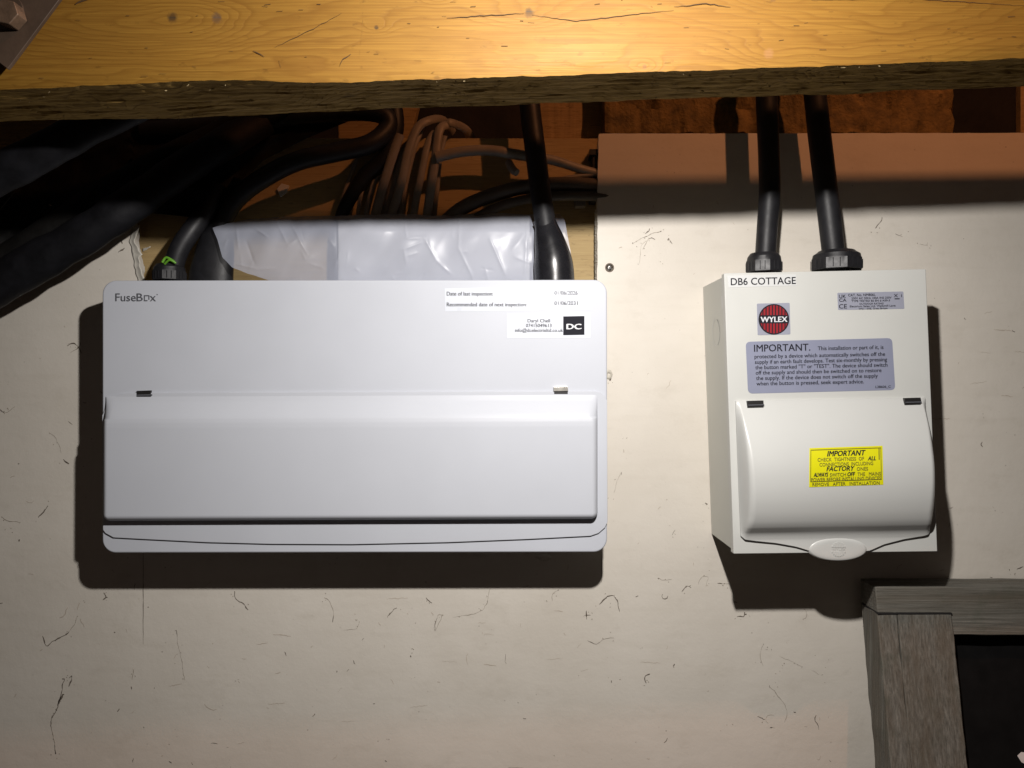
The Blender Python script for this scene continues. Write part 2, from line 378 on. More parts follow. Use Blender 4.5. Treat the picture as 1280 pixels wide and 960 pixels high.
def crack(pts, w0):
    Q = catmull(pts, 4) if len(pts) > 2 else pts
    Q = rough_line(Q, .35, 2.0); sd = random.uniform(0, 99); wob = 1.6
    Q = [(x + wob * noise.noise(Vector((x * .11, y * .11, sd))), y + wob * noise.noise(Vector((x * .11, y * .11, sd + 9)))) for x, y in Q]
    i = 0
    while i < len(Q) - 1:
        n = random.randint(3, 9); seg = Q[i:i + n + 1]
        if len(seg) > 1 and random.random() < .86:
            f = random.uniform(.45, 1.25); ribbon(CR if f * w0 > .75 else SC2, seg, w0 * f)
        if random.random() < .25:
            x, y = seg[0]; a = random.uniform(0, 6.28); L = random.uniform(1, 3); ribbon(CR, [(x, y), (x + L * math.cos(a), y + L * math.sin(a))], w0 * random.uniform(.8, 1.8))
        i += n
    for k in range(int(2 + len(Q) * .12)):
        x, y = random.choice(Q); x += random.gauss(0, 4); y += random.gauss(0, 4); ribbon(SC2, [(x, y), (x + random.uniform(-1.5, 1.5), y + random.uniform(.4, 1.5))], random.uniform(.6, 1.4))
for p, ww in big: crack(p, ww * .9)
ribbon(CR, rough_line([(179, 690), (179, 805)], .15, 6), .8)
ribbon(CR, rough_line([(752, 690), (752, 728)], .1, 6), .7)
def free(x, y):
    return not (150 < x < 757 and 180 < y < 700) and not (x > 1085 and y > 735) and y > 168
for i in range(260):
    x = random.uniform(-20, 1300); y = random.choice((random.uniform(250, 1000), random.uniform(690, 1000)))
    if not free(x, y): continue
    a = random.uniform(0, 6.28); L = random.choice((.7, 1, 1, 1.5, 2, 3.5)) * random.uniform(.6, 1.3); p = [(x, y)]
    for k in range(random.randint(1, 5)):
        a += random.uniform(-.9, .9); p.append((p[-1][0] + L * math.cos(a), p[-1][1] + L * math.sin(a)))
    ribbon(CR if random.random() < .3 else SC, p, random.uniform(.4, 1.2))
for i in range(26):   # trowel scuffs to the right and in the middle
    x = random.choice((random.gauss(1230, 40), random.gauss(660, 130), random.gauss(350, 120))); y = random.gauss(450, 45) if x > 1100 else random.gauss(840, 60)
    if not free(x, y): continue
    L = random.uniform(6, 28); ribbon(SC, rough_line([(x, y), (x + L, y + random.uniform(-3, 3))], .6, 2), random.uniform(.4, 1.1), .0002)
c = CR.build('paint_crack', M['crack'], wall, flat=True); c['kind'] = 'stuff'
c = SC.build('scuff_mark', M['scuff'], wall, flat=True); c['kind'] = 'stuff'
c = SC2.build('hairline_crack', M['hair'], wall, flat=True); c['kind'] = 'stuff'
m = MB()
def flap(u, v):
    x = interp(v, [(0, 166), (.3, 162), (.55, 166), (1, 172)]) + u * interp(v, [(0, 9), (.25, 6), (.45, 10), (.5, 13), (.56, 7), (1, 9)]) + noise.noise(Vector((v * 9, 0, 2))) * 2
    return at(x, 281 + v * 72 + u * 1, .0006 + .004 * u * u * (1 + .5 * noise.noise(Vector((v * 14, u, 0)))))
m.grid(flap, 5, 40); m.grid(lambda u, v: at(178 + u * 10, 311 + v * (4 - 3 * u) - 3 * u + noise.noise(Vector((u * 5, v, 8))), .004 + .006 * u), 6, 3)
m.build('torn_paper', M['torn'], wall, solid=.0004)
# ragged plaster edge along the right side of the opening
m = MB()
m.grid(lambda u, v: at(743.5 + u * 3.5 + noise.noise(Vector((v * 60, u * 3, 5))) * 1.6, 262 + v * 90, -.011 + .0112 * u), 4, 70)
m.build('broken_plaster_edge', M['core'], wall, flat=True)

# ------------------------------------------------------------------ hollow behind the opening
m = MB(); m.box((0, .75, CZ), (4, .02, 3)); m.box((-1.99, .35, CZ), (.02, .8, 3)); m.box((1.99, .35, CZ), (.02, .8, 3))  # added backdrop planes, coloured dark to keep the hollow black
tag(m.build('void_backdrop', M['void'], None, flat=True), kind='structure')
m = MB(); m.prism([(120, 172), (760, 173), (760, 470), (120, 470)], -.055, -.030)
tag(m.build('backing_board', M['backing'], None, bevel=.0012), 'flat pine board at the back of the opening, behind the grey cables', 'board')
def rough_timber(name, x0, x1, yt, yb, hb, hf, mat, amp=1.2, lump=0):
    mb = MB(); ang = []
    n = 220
    prof = []
    for j in range(9): prof.append((hf, lerp(yt, yb, j / 8)))
    for j in range(1, 4): prof.append((lerp(hf, hb, j / 3), yb))
    def f(u, v):
        k = v * (len(prof) - 1); i = min(int(k), len(prof) - 2); hh = lerp(prof[i][0], prof[i + 1][0], k - i); yy = lerp(prof[i][1], prof[i + 1][1], k - i)
        q = on(lerp(x0, x1, u), yy, hf, hh - hf)
        q.z += amp * .001 * noise.fractal(Vector((u * 22, 3.1, hh * 30)), .9, 2, 4) * (1 if k >= 7 else .2)
        if lump: q.y += lump * noise.fractal(Vector((q.x * 34, 2, q.z * 50)), .8, 2, 4)
        q.y += amp * .001 * noise.fractal(q * 60, .9, 2, 3); return q
    mb.grid(f, n, len(prof) - 1)
    for u in (0, 1):
        P = [f(u, 0), f(u, 8 / (len(prof) - 1)), f(u, 1), f(u, 1) + (f(u, 0) - f(u, 8 / (len(prof) - 1)))]
        mb.add(P, [(0, 1, 2, 3)])
    return mb.build(name, mat)
tag(rough_timber('insulation', 756, 1192, 40, 167, -.09, -.020, M['joist'], 3.0, .007), 'lumpy amber insulation packed above the top edge of the right-hand wall board', 'insulation')
tag(rough_timber('joist', 662, 752, 40, 178, -.13, -.062, M['post'], 2.0), 'short brown timber end in the hollow, left of the lumpy amber insulation', 'joist')
m = MB(); m.prism([(-320, 100), (100, 100), (60, 172), (-320, 330)], .13, .165); tag(m.build('timber_end', M['post'], None, bevel=.001), 'dim brown timber just visible above the upper black duct at the far left', 'timber')
m = MB(); m.prism([(1276, -200), (1400, -200), (1400, 168), (1276, 166)], -.014, -.004); tag(m.build('timber_post', M['post'], None, bevel=.001), 'timber post at the right edge beside the black gap', 'post')
m = MB(); m.prism([(420, 60), (540, 60), (512, 176), (500, 240), (425, 240)], -.075, -.058); tag(m.build('timber_noggin', M['post'], None, bevel=.001), 'reddish timber noggin behind the looped black cable', 'timber')

# ------------------------------------------------------------------ timber beam
fe = [(-300, 120), (0, 112), (60, 109), (150, 105), (230, 101), (290, 98.5), (330, 100), (370, 103), (440, 102.5), (500, 99.5), (550, 98), (690, 93), (840, 88), (1010, 82.5), (1160, 77), (1280, 72), (1600, 60)]
be = [(-300, 158), (0, 150), (170, 148), (400, 138), (550, 133), (700, 129), (840, 124.5), (1000, 120), (1150, 115), (1280, 111), (1600, 99)]
m = MB(); NX = 560
top_z = CZ + .516
def bx(u): return lerp(-560, 1840, u)
def front(u, v):
    px = bx(u); p = at(px, interp(px, fe), HF)
    e = .0007 * noise.fractal(Vector((p.x * 70, 1, 4)), .8, 2, 4) + .0010 * noise.noise(Vector((p.x * 16, 2, 4)))
    vv = v ** .6 if v < 1 else 1
    z = lerp(top_z + p.x * .014, p.z + e, vv)
    bev = max(0, (vv - .95) / .05) ** 2 * (.0012 + .002 * max(0, noise.noise(Vector((p.x * 9, 7, 1)))))
    return Vector((p.x, -HF - (z - p.z) * .13 + bev + .0008 * noise.noise(Vector((p.x * 6, z * 30, 0))), z))
def under(u, v):
    px = bx(u); a = front(u, 1); b = at(px, interp(px, be), HB); b.x = a.x
    q = a.lerp(b, v); s = math.sin(math.pi * v)
    rgh = noise.fractal(Vector((q.x * 15, q.y * 330, 9)), .9, 2, 5)
    q.z += .0017 * rgh * min(1, v * 5) + .0007 * noise.noise(Vector((q.x * 60, q.y * 420, 2))) * s
    if px < 420: q.z -= .0045 * smooth(420 - px, 0, 150) * s * (.4 + noise.noise(Vector((q.x * 14, q.y * 40, 3))))
    return q
m.grid(front, NX, 30, 0); m.grid(under, NX, 44, 1)
m.grid(lambda u, v: under(u, 1).lerp(Vector((under(u, 1).x, -HB, top_z + under(u, 1).x * .014)), v), NX, 2, 1)
m.grid(lambda u, v: Vector((front(u, 0).x, lerp(-HF, -HB, v), top_z + front(u, 0).x * .014)), NX, 1, 1)
beam = m.build('timber_beam', [M['beam'], M['beam_under']], None, ang=75)
tag(beam, 'long varnished amber pine beam with a rough dark underside, spanning the top', 'beam')
m = MB()
for i in range(170):
    px = random.choice((random.uniform(0, 1280), random.gauss(1000, 110), random.gauss(550, 60))); v = .04 + .9 * random.random() ** 1.6
    u = (px + 560) / 2400; q = under(u, v); L = random.uniform(.0006, .0032) * (1.3 if i % 9 == 0 else .7); a = random.gauss(0, .5)
    d = Vector((math.cos(a), 0, math.sin(a))) * L; wv = Vector((0, .3, 1)) * random.uniform(.0002, .0006)
    q = q + Vector((0, -.0006, -.0004))
    m.add([q - d, q - wv, q + d, q + wv + Vector((0, -.0003, 0))], [(0, 1, 2, 3)])
for px, py in ((223, 147), (232, 136), (682 - 390, 133), (389, 101)):
    q = at(px, py, .262); m.add([q, q + Vector((.0008, 0, .001)), q + Vector((.0002, 0, -.0032))], [(0, 1, 2)])
c = m.build('splinter', M['chip'], beam, flat=True); c['kind'] = 'stuff'
# fine drying cracks in the face
m = MB()
def beam_crack(pts, w0):
    Q = rough_line(pts, .5, 5); n = len(Q); L = []; R = []
    for i, (x, y) in enumerate(Q):
        ww = w0 * (.3 + .7 * math.sin(math.pi * (i + .3) / (n - .4))) / 2
        
        def bp(yy):
            p = at(x, yy, HF); zb = at(x, interp(x, fe), HF).z; t = (p.z - zb) * .13
            return Vector((p.x, -HF - t - .0010, p.z))
        a = bp(y - ww); b = bp(y + ww); L.append(a); R.append(b)
    m.add(L + R, [(i, i + 1, n + i + 1, n + i) for i in range(n - 1)])
for pts, ww in (([(560, 28), (600, 25), (655, 22)], 1.0), ([(665, 24), (720, 31), (780, 24), (840, 18)], .9), ([(425, 85), (430, 76), (440, 70)], 1.4), ([(450, 75), (455, 40), (458, 0)], .5),
                ([(345, 62), (395, 40), (430, 22)], .6), ([(102, 12), (112, 8), (122, 5)], 2.4), ([(350, 78), (352, 86)], 1.8), ([(318, 66), (332, 73)], 1.2), ([(840, 14), (880, 10), (910, 14)], 1.0), ([(1010, 6), (1130, 4), (1280, 12)], .7)):
    beam_crack(pts, ww)
for i in range(55):
    x = random.uniform(0, 1280); y = random.uniform(2, interp(x, fe) - 5); beam_crack([(x, y), (x + random.uniform(2, 9), y + random.uniform(-.8, .8))], random.uniform(.3, .9))
c = m.build('drying_crack', M['crack_dark'], beam, flat=True); c['kind'] = 'stuff'

# bracket with bolt at the top-left
HBK = HF; HF = HF + .0095; hb = HF + .004
br = thing('steel_bracket', at(20, 40, hb), 'dark brown steel strap bolted diagonally across the beam at the top left corner', 'bracket')
m = MB(); m.prism([(-60, 88 + 18), (-12, 70), (0, 79), (9, 86), (14, 80), (78, -6), (120, -70), (-60, -70)], HF + .001, HF + .0045); m.build('strap', M['bracket'], br, bevel=.0006)
m = MB(); c0 = (6, 14)
m.prism([(c0[0] + 17 * math.cos(math.radians(a)), c0[1] + 17 * math.sin(math.radians(a))) for a in range(12, 372, 60)], HF + .005, HF + .017); m.build('nut', M['nut'], br, bevel=.001)
m = MB(); m.prism([(c0[0] + 23 * math.cos(math.radians(a)), c0[1] + 23 * math.sin(math.radians(a))) for a in range(0, 360, 15)], HF + .0045, HF + .0062); m.build('washer', M['bracket'], br, bevel=.0003)

HF = HBK
# ------------------------------------------------------------------ black ducts and sheet at the left
def cable(name, mat, P, label, cat='cable', group=None, flat=1.0, wob=0, ns=20):
    mb = MB(); tube(mb, P, ns, flat, 8, 0, wob); return tag(mb.build(name, mat), label, cat, group)
cable('black_duct', M['pipe'], [(-160, 296, .21, 25), (-40, 238, .21, 25), (40, 197, .21, 24), (110, 160, .21, 22), (190, 122, .20, 22), (330, 60, .16, 22)],
      'upper of two thick dusty black ducts rising from the left edge to the beam', 'duct', wob=.12, flat=.8)
cable('black_duct', M['pipe'], [(-160, 440, .075, 26), (-40, 377, .075, 26), (40, 331, .075, 25), (100, 297, .075, 24), (160, 258, .07, 23), (230, 210, .05, 21), (330, 150, .01, 20)],
      'lower of two thick black ducts, along the sloping edge of the cream wall', 'duct', wob=.10, flat=.8)
cable('black_duct', M['dusty'], [(-160, 395, .03, 20), (-30, 345, .03, 20), (60, 292, .03, 19), (140, 238, .03, 18), (250, 180, .02, 17), (360, 128, .01, 17)],
      'thin black duct lying between the two thick ducts at the left', 'duct', wob=.1)
m = MB()
shr = [(0, 345), (.25, 315), (.5, 300), (.75, 300), (1, 420)]
def sheet(u, v):
    y = lerp(126, 286, v); xr = interp(y, [(126, 480), (150, 440), (172, 385), (200, 330), (230, 300), (262, 286), (286, 262)])
    x = lerp(-80, xr, u)
    lo = interp(x, [(-80, 400), (0, 350), (60, 318), (165, 264), (250, 272), (290, 262), (480, 150)])
    y = min(y, lo) if x > 165 else lerp(126, lo, v)
    h = .012 + .016 * math.sin(u * 9 + v * 3) * (1 - u) + .008 * noise.fractal(Vector((u * 7, v * 5, 1)), .8, 2, 4) - .022 * u
    return at(x, y, h)
m.grid(sheet, 90, 40); tag(m.build('polythene_sheet', M['dusty'], None, solid=.0004, ang=180), 'sagging black polythene sheet filling the dark hollow behind the ducts', 'plastic sheet')
m = MB()
def web(p, w=.0007):
    mm = catmull([(*a, w * 1000 * .5) for a in p], 5)
    tube(m, mm, 4, 1, 1)
web([(-5, 268, .07), (10, 250, .075), (25, 232, .08), (45, 214, .085)]); web([(28, 233, .08), (34, 228, .082), (60, 196, .09)]); web([(0, 338, .085), (40, 312, .085), (90, 280, .08), (140, 254, .075)], .0005); web([(0, 352, .085), (50, 326, .085), (110, 290, .08)], .0004)
tag(m.build('cobweb', M['cob'], None), 'dusty cobweb strands clinging between the black ducts', 'cobweb')

# ------------------------------------------------------------------ cables in the opening
cable('black_cable', M['cable'], [(180, 165, -.005, 13), (260, 158, .0, 13), (360, 145, .0, 13), (440, 139, .0, 12), (478, 143, .0, 12), (485, 160, .0, 12), (462, 180, .01, 12), (420, 190, .015, 12), (370, 202, .02, 12), (325, 225, .025, 12), (296, 248, .018, 12), (280, 272, .014, 12), (272, 300, .012, 12)],
      'thick black cable looping to the right behind the beam and back down beside the polythene', 'cable')
cable('black_cable', M['cable'], [(492, 128, -.008, 10), (494, 160, -.008, 11), (482, 196, -.010, 11), (455, 222, -.014, 10), (430, 262, -.018, 8), (420, 300, -.018, 8)],
      'black cable dropping behind the end of the black loop', 'cable')
# tails into the left-hand unit
cable('black_cable', M['cable'], [(272, 232, .015, 10), (258, 262, .026, 11), (238, 290, .036, 12), (224, 312, .040, 12), (217, 335, .040, 12), (216, 360, .040, 12)],
      'short black cable curving into the gland at the top left of the long white unit', 'cable')
grp = 'flat grey cables hanging in the hollow'
specs = [([(500, 168, .0), (492, 190, .0), (478, 235, -.004), (468, 275, -.008), (462, 320, -.010)], 7.0, 'leftmost of the flat grey cables bunched beside the black loop'),
         ([(566, 166, -.060), (553, 150, -.035), (538, 150, -.012), (522, 160, -.004), (510, 190, .0), (500, 235, -.002), (488, 275, -.008), (482, 320, -.010)], 6.5, 'flat grey cable second from left, bending over at its top'),
         ([(544, 165, -.012), (535, 180, -.006), (526, 220, -.004), (516, 275, -.008), (510, 320, -.010)], 5.5, 'thin grey cable third from left in the bunch'),
         ([(592, 180, -.060), (582, 162, -.035), (565, 154, -.014), (558, 156, -.012), (549, 164, -.004), (544, 200, -.000), (538, 240, -.002), (533, 275, -.006), (530, 320, -.010)], 6.5, 'rightmost hanging flat grey cable, hooked over at the top'),
         ([(450, 190, -.016), (440, 215, -.016), (428, 250, -.016), (420, 300, -.018)], 3.0, 'thin grey wire left of the black loop end'),
         ([(466, 205, -.016), (455, 228, -.016), (448, 262, -.016), (444, 300, -.018)], 3.0, 'thin grey wire just under the black loop end')]
specs += [([(515, 172, -.014), (500, 200, -.012), (488, 240, -.014), (478, 275, -.016), (472, 320, -.018)], 5.0, 'grey cable tucked behind the leftmost two of the bunch'),
          ([(528, 158, -.020), (517, 185, -.014), (506, 230, -.014), (499, 275, -.016), (494, 320, -.018)], 5.0, 'grey cable set back between the second and third of the bunch'),
          ([(556, 170, -.018), (550, 195, -.016), (546, 235, -.016), (542, 275, -.018), (540, 320, -.018)], 4.0, 'narrow grey cable just right of the hooked one'),
          ([(478, 196, -.014), (466, 232, -.016), (458, 270, -.018), (454, 320, -.018)], 4.0, 'narrow grey cable at the left side of the bunch, below the loop')]
for P, r, lab in specs:
    cable('grey_cable', M['grey_cable'], [(*p, r * .86) for p in P], lab, 'cable', grp, flat=.5, ns=12)
cable('grey_cable', M['grey_cable'], [(545, 197, .002, 6.5), (575, 190, .002, 6.5), (612, 188, .002, 6.5), (650, 194, .0, 6.5), (690, 200, -.002, 6), (722, 210, -.004, 5.5), (760, 220, -.010, 5)], 'grey cable running level to the right behind the black sleeved cable', 'cable')
cable('grey_cable', M['grey_cable2'], [(545, 290, -.008, 9), (575, 262, -.006, 9), (615, 244, -.004, 9), (660, 233, -.004, 9), (710, 230, -.006, 9), (760, 234, -.012, 9)], 'dusty darker cable arching low behind the polythene wrap', 'cable')
cable('grey_cable', M['grey_cable2'], [(560, 300, .0, 6), (600, 270, .0, 6), (645, 252, .0, 6), (700, 245, -.002, 6), (760, 246, -.006, 6)], 'dark cable running just below the dusty arching cable', 'cable')
cable('grey_cable', M['grey_cable'], [(684, 228, -.006, 3), (712, 222, -.006, 3), (740, 218, -.006, 3), (762, 214, -.01, 3)], 'thin pale wire meeting the black clips at the edge of the wall board', 'cable')
m = MB(); tube(m, [(636, 203, -.004, 5), (641, 212, .004, 5), (646, 216, .008, 4.5)], 12); tag(m.build('cable_end', M['grey_cable']), 'cut pale cable end poking out under the level grey cable', 'cable end')
m = MB(); m.prism([(737, 186), (750, 186), (750, 194), (737, 194)], -.028, -.004); m.prism([(741, 194), (748, 194), (748, 222), (741, 222)], -.028, -.006); m.prism([(736, 218), (748, 218), (746, 252), (738, 252)], -.029, -.010)
tag(m.build('cable_clip', M['gland'], None, bevel=.0008), 'black plastic cable clips beside the edge of the right-hand wall board', 'clip')
m = MB(); m.prism([(718, 240), (732, 239), (732, 258), (719, 258)], -.029, -.016); tag(m.build('cable_saddle', M['grey_cable'], None, bevel=.001), 'small brown cable saddle low in the hollow near the wall board edge', 'clip')
m = MB(); m.prism([(346, 236), (352, 229), (361, 232), (358, 240), (350, 246)], -.030, -.027); tag(m.build('paper_scrap', M['torn'], None, bevel=.0003), 'small pale paper scrap stuck on the backing board', 'scrap')

# sleeved cable on the right of the opening
sl = thing('sleeved_cable', at(692, 350, .04), 'thick black cable with a glossy shrink boot entering the top right of the long unit', 'cable')
m = MB(); tube(m, [(655, 60, .020, 13), (662, 130, .022, 13), (668, 180, .026, 13), (675, 235, .032, 13), (682, 280, .038, 13), (686, 310, .042, 12)], 24); m.build('cable_sheath', M['cable'], sl)
m = MB(); tube(m, [(680, 274, .037, 14), (683, 284, .038, 14.5), (687, 302, .040, 19), (691, 322, .041, 23), (693, 345, .041, 24.5), (693, 360, .041, 24.5)], 28, .9, 8, 0, .05); m.build('heat_shrink_boot', M['shrink'], sl)
sl = thing('sleeved_cable', at(262, 350, .035), 'wide matt black shrink boot between the left gland and the polythene wrap', 'cable')
m = MB(); tube(m, [(300, 225, .005, 9), (285, 255, .012, 11), (276, 275, .014, 14), (272, 295, .014, 20), (268, 320, .014, 25), (264, 345, .014, 28), (264, 362, .014, 28)], 28, .55, 8, 0, .05); m.build('heat_shrink_boot', M['cable'], sl)

# ------------------------------------------------------------------ polythene-wrapped paper
bag = thing('polythene_wrap', at(480, 350, .01), 'crinkled clear polythene wrap with white paper inside, tucked behind the long white unit', 'plastic wrap')
tp = [(266, 285), (285, 279), (310, 274), (350, 271), (420, 269.5), (480, 268), (500, 267), (540, 269.5), (580, 268), (620, 266), (660, 268), (700, 267), (706, 275), (716, 330)]
bt = [(266, 286), (272, 300), (278, 322), (290, 334), (310, 342), (335, 350), (352, 356), (720, 356)]
creases = [((505, 268), (508, 296), 1), ((508, 298), (530, 297), 1), ((530, 297), (545, 325), 1), ((545, 325), (563, 342), 1), ((575, 270), (573, 310), .8), ((573, 310), (592, 350), .8), ((612, 298), (632, 344), 1.2),
           ((503, 312), (530, 302), .8), ((505, 312), (508, 330), .9), ((660, 270), (656, 345), .8), ((655, 292), (640, 312), .6), ((625, 268), (655, 285), .5), ((360, 272), (384, 318), 1.3), ((345, 276), (358, 303), 1.2), ((358, 308), (372, 298), 1), ((310, 278), (334, 296), 1.2), ((308, 302), (318, 330), -1), ((295, 282), (298, 310), .9), ((296, 330), (320, 336), .8), ((420, 270), (423, 352), -.7)]
_r = random.Random(3)
for _ in range(34):
    _x = _r.uniform(275, 700); _y = _r.uniform(272, 345); _a = _r.uniform(0, 3.14); _l = _r.uniform(5, 22)
    creases.append(((_x, _y), (_x + _l * math.cos(_a), _y + _l * math.sin(_a)), _r.choice((-.5, .35, .6))))
def crs(x, y):
    h = 0
    for (ax, ay), (bx_, by), a in creases:
        dx, dy = bx_ - ax, by - ay; L2 = dx * dx + dy * dy
        t = max(0, min(1, ((x - ax) * dx + (y - ay) * dy) / L2)); d = math.hypot(x - ax - t * dx, y - ay - t * dy)
        h += a * .0011 * math.exp(-(d / 1.9)) * (1 - .6 * abs(2 * t - 1) ** 3) + a * .0004 * math.exp(-(d / 12) ** 2)
    return h
def bagh(x, y):
    n1 = noise.noise(Vector((x * .012, y * .012, 4))) + .35 * noise.noise(Vector((x * .04 + y * .02, y * .03, 9)))
    hh = .020 + .006 * n1 + crs(x, y) - .012 * smooth(y, 262, 285) * 0 
    hh -= .022 * (1 - smooth(y, 262, 290)) ; hh += .004 * math.sin(x * .02)
    hh += .009 * math.sin(math.pi * max(0, min(1, (y - 262) / 96))) ** .8 + .012 * (1 - smooth(x, 280, 420)) - .022 * smooth(x, 664, 700)
    return hh
m = MB()
def film(u, v):
    x = lerp(266, 714, u); a = interp(x, tp); b = interp(x, bt); y = lerp(a, b, v); 
    if x > 706: x += (v) * 2
    return at(x, y + .8 * noise.noise(Vector((x * .08, v * 3, 1))), bagh(x, y) + .0016)
m.grid(film, 380, 84); m.build('clear_film', M['film'], bag, ang=180)
m = MB()
m.grid(lambda u, v: at(lerp(423, 662, u), lerp(270.5, 356, v), bagh(lerp(423, 662, u), lerp(270.5, 356, v)) - .0012), 200, 60); m.build('white_paper', M['paper'], bag, ang=180)

# ------------------------------------------------------------------ long white consumer unit
H1 = .071
fb = thing('consumer_unit', at(444, 690, H1 / 2), 'long white metal consumer unit with a full-width hinged door, on the left', 'fuse box')
m = MB(); m.prism(rrect(131, 351, 755, 685, 12), 0.0005, H1 - .012, base=H1); m.build('body', M['metal_white'], fb, bevel=.001)
m = MB()
def skr(pts, amt=0): return pts
m.prism([(x, y - (x - 128) * .0016 + 1) for x, y in rrect(127.5, 349.5, 759, 690.5, 17, 8)], H1 - .030, H1, base=H1)
m.build('front_cover', M['metal_white'], fb, bevel=.0022, seg=4)
# door: thin flange with a raised hood
def flange_bottom(x): return interp(x, [(128, 659), (133, 666), (143, 671.5), (180, 673.5), (260, 677.5), (340, 679.6), (440, 680), (560, 677.5), (660, 673.5), (738, 669.5), (748, 666), (756, 659), (760, 653)])
pts = [(129, 519), (134, 508), (143, 497), (150, 492.5)] + [(x, 491 - (x - 160) * .004) for x in range(170, 740, 40)] + [(744, 488.6), (752, 491), (758.6, 500)]
pts += [(759.2, 652)] + [(x, flange_bottom(x)) for x in (756, 752, 748, 738, 700, 660, 600, 560, 500, 440, 390, 340, 300, 260, 220, 180, 160, 143, 137, 133, 130)]
m = MB(); m.prism(pts, H1 + .0004, H1 + .0024, base=H1)
door = m.build('door', M['door_white'], fb, bevel=.0006, seg=2)
m = MB(); x0, x1, y0, y1 = 134, 746.5, 494, 649
def hood_h(x, y):
    ex = min(x - x0, x1 - x); yy = y - (x - 440) * -.004
    up = interp(y, [(y0, 0), (497, .0009), (501, .0022), (518, .0100), (522, .0115), (527, .0124), (533, .0128), (600, .0132), (y1, .0134)])
    # rounded edges and corners at both ends and the bottom
    r = 9.0 if y > 522 else 14.0; dx = max(0, r - ex); dy = max(0, r - (y1 - y)); d = min(1, math.hypot(dx, dy) / r)
    rnd = math.sqrt(max(0, 1 - d ** 2.4)); tl = smooth(ex, -1, 16) if y < 530 else 1
    return up * rnd
def nonuni(t, lo, hi, e=11):    # more rows near both ends
    if t < .25: return lo + e * (t / .25)
    if t > .75: return hi - e * ((1 - t) / .25)
    return lerp(lo + e, hi - e, (t - .25) / .5)
def hood(u, v):
    x = nonuni(u, x0, x1); y = lerp(y0, 534, v / .3) if v < .3 else nonuni((v - .3) / .7 * .75 + .25, 534 - 11, y1) if v > .3 else 534
    if v > .3: y = lerp(534, y1 - 10, (v - .3) / .3) if v < .6 else lerp(y1 - 10, y1, (v - .6) / .4)
    sk = -(x - 440) * .004
    return on(x, y + sk, H1, .0022 + hood_h(x, y))
m.grid(hood, 200, 110)
m.build('hood', M['door_white'], door, ang=60)
# hinge clips
def hinge(x, y, h0, parent, wd, ht, bright, name='hinge_clip'):
    m = MB(); m.prism([(x, y), (x + wd, y - .6), (x + wd, y + ht), (x, y + ht)], h0, h0 + .0028, base=h0)
    o = m.build(name, M['black_slot'], parent, bevel=.0003)
    m = MB()
    if bright: m.prism([(x - .8, y), (x + wd, y - 1), (x + wd + .5, y + ht * .55), (x - .8, y + ht * .6)], h0, h0 + .0042, base=h0)
    else: m.prism([(x + 1, y + ht * .62), (x + wd + 1.6, y + ht * .55), (x + wd + 1.6, y + ht * .8), (x + 1, y + ht * .86)], h0, h0 + .0038, base=h0)
    m.build('hinge_pin', M['steel'] if bright else M['print_grey'], o, bevel=.0002)
hinge(172, 488.5, H1, fb, 18, 7.5, False); hinge(692.5, 484, H1, fb, 17, 8.5, True)
# brand lettering
m = MB()
lettering('', 'Fuse', 144.5, 376.5, H1, None, None, size=14.2, width=25.5, bold=.012, mb=m)
lettering('', 'B', 171, 376.5, H1, None, None, size=14.2, width=7.6, bold=.012, mb=m)
lettering('', 'x', 187.6, 376.5, H1, None, None, size=14.2, width=7.4, bold=.012, mb=m)
for a in ([(180, 369), (187, 369), (187, 370.3), (180, 370.3)], [(180, 375.2), (184.6, 375.2), (184.6, 376.5), (180, 376.5)], [(180, 370.3), (181.3, 370.3), (181.3, 375.2), (180, 375.2)], [(185.7, 370.3), (187, 370.3), (187, 374.6), (185.7, 374.6)], [(196, 367.6), (197.3, 367.6), (197.3, 368.9), (196, 368.9)]):
    m.add([on(x, y, H1, .0004) for x, y in a], [(0, 1, 2, 3)])
m.build('brand_lettering', M['print_grey'], fb, flat=True)
# inspection label
def sticker(name, pts, h0, mat, parent, dh=.00025, hf=None):
    m = MB()
    m.add([on(x, y, h0, dh) for x, y in pts], [tuple(range(len(pts)))]); m.add([on(x, y, h0, 0) for x, y in pts], [tuple(range(len(pts)))])
    n = len(pts); m.f += [(i, (i + 1) % n, n + (i + 1) % n, n + i) for i in range(n)]; m.m += [0] * n
    return m.build(name, mat, parent, flat=True)
lb = sticker('inspection_label', [(556, 360.5), (740, 358), (740, 387.5), (556.5, 389)], H1, M['sticker'], fb)
m = MB()
lettering('', 'Date of last inspection:', 558.5, 369.5, H1, None, None, size=7.0, width=58, bold=.018, mb=m); lettering('', 'Recommended date of next inspection:', 558.5, 383, H1, None, None, size=7.0, width=100, bold=.018, mb=m)
lettering('', '01/06/2026', 693, 368.5, H1, None, None, size=7.0, width=29, bold=.018, mb=m); lettering('', '01/06/2031', 693, 381.3, H1, None, None, size=7.0, width=29, bold=.018, mb=m)
m.build('printed_text', M['print'], lb, flat=True)['kind'] = 'stuff'
lb = sticker('contact_label', [(634, 392.5), (738, 391.5), (738, 422.5), (634, 423)], H1, M['sticker'], fb)
m = MB()
lettering('', 'Daryl Chell', 673.5, 403, H1, None, None, size=6.2, width=28, align='CENTER', bold=.018, mb=m); lettering('', '07415049613', 673.5, 409, H1, None, None, size=6.2, width=32, align='CENTER', bold=.018, mb=m)
lettering('', 'info@dcelectrixltd.co.uk', 673.5, 415, H1, None, None, size=6.2, width=60, align='CENTER', bold=.018, mb=m)
m.build('printed_text', M['print'], lb, flat=True)['kind'] = 'stuff'
sticker('logo_square', [(704, 395.5), (730.5, 395), (730.5, 418.5), (704, 419)], H1, M['print'], lb, .0005)
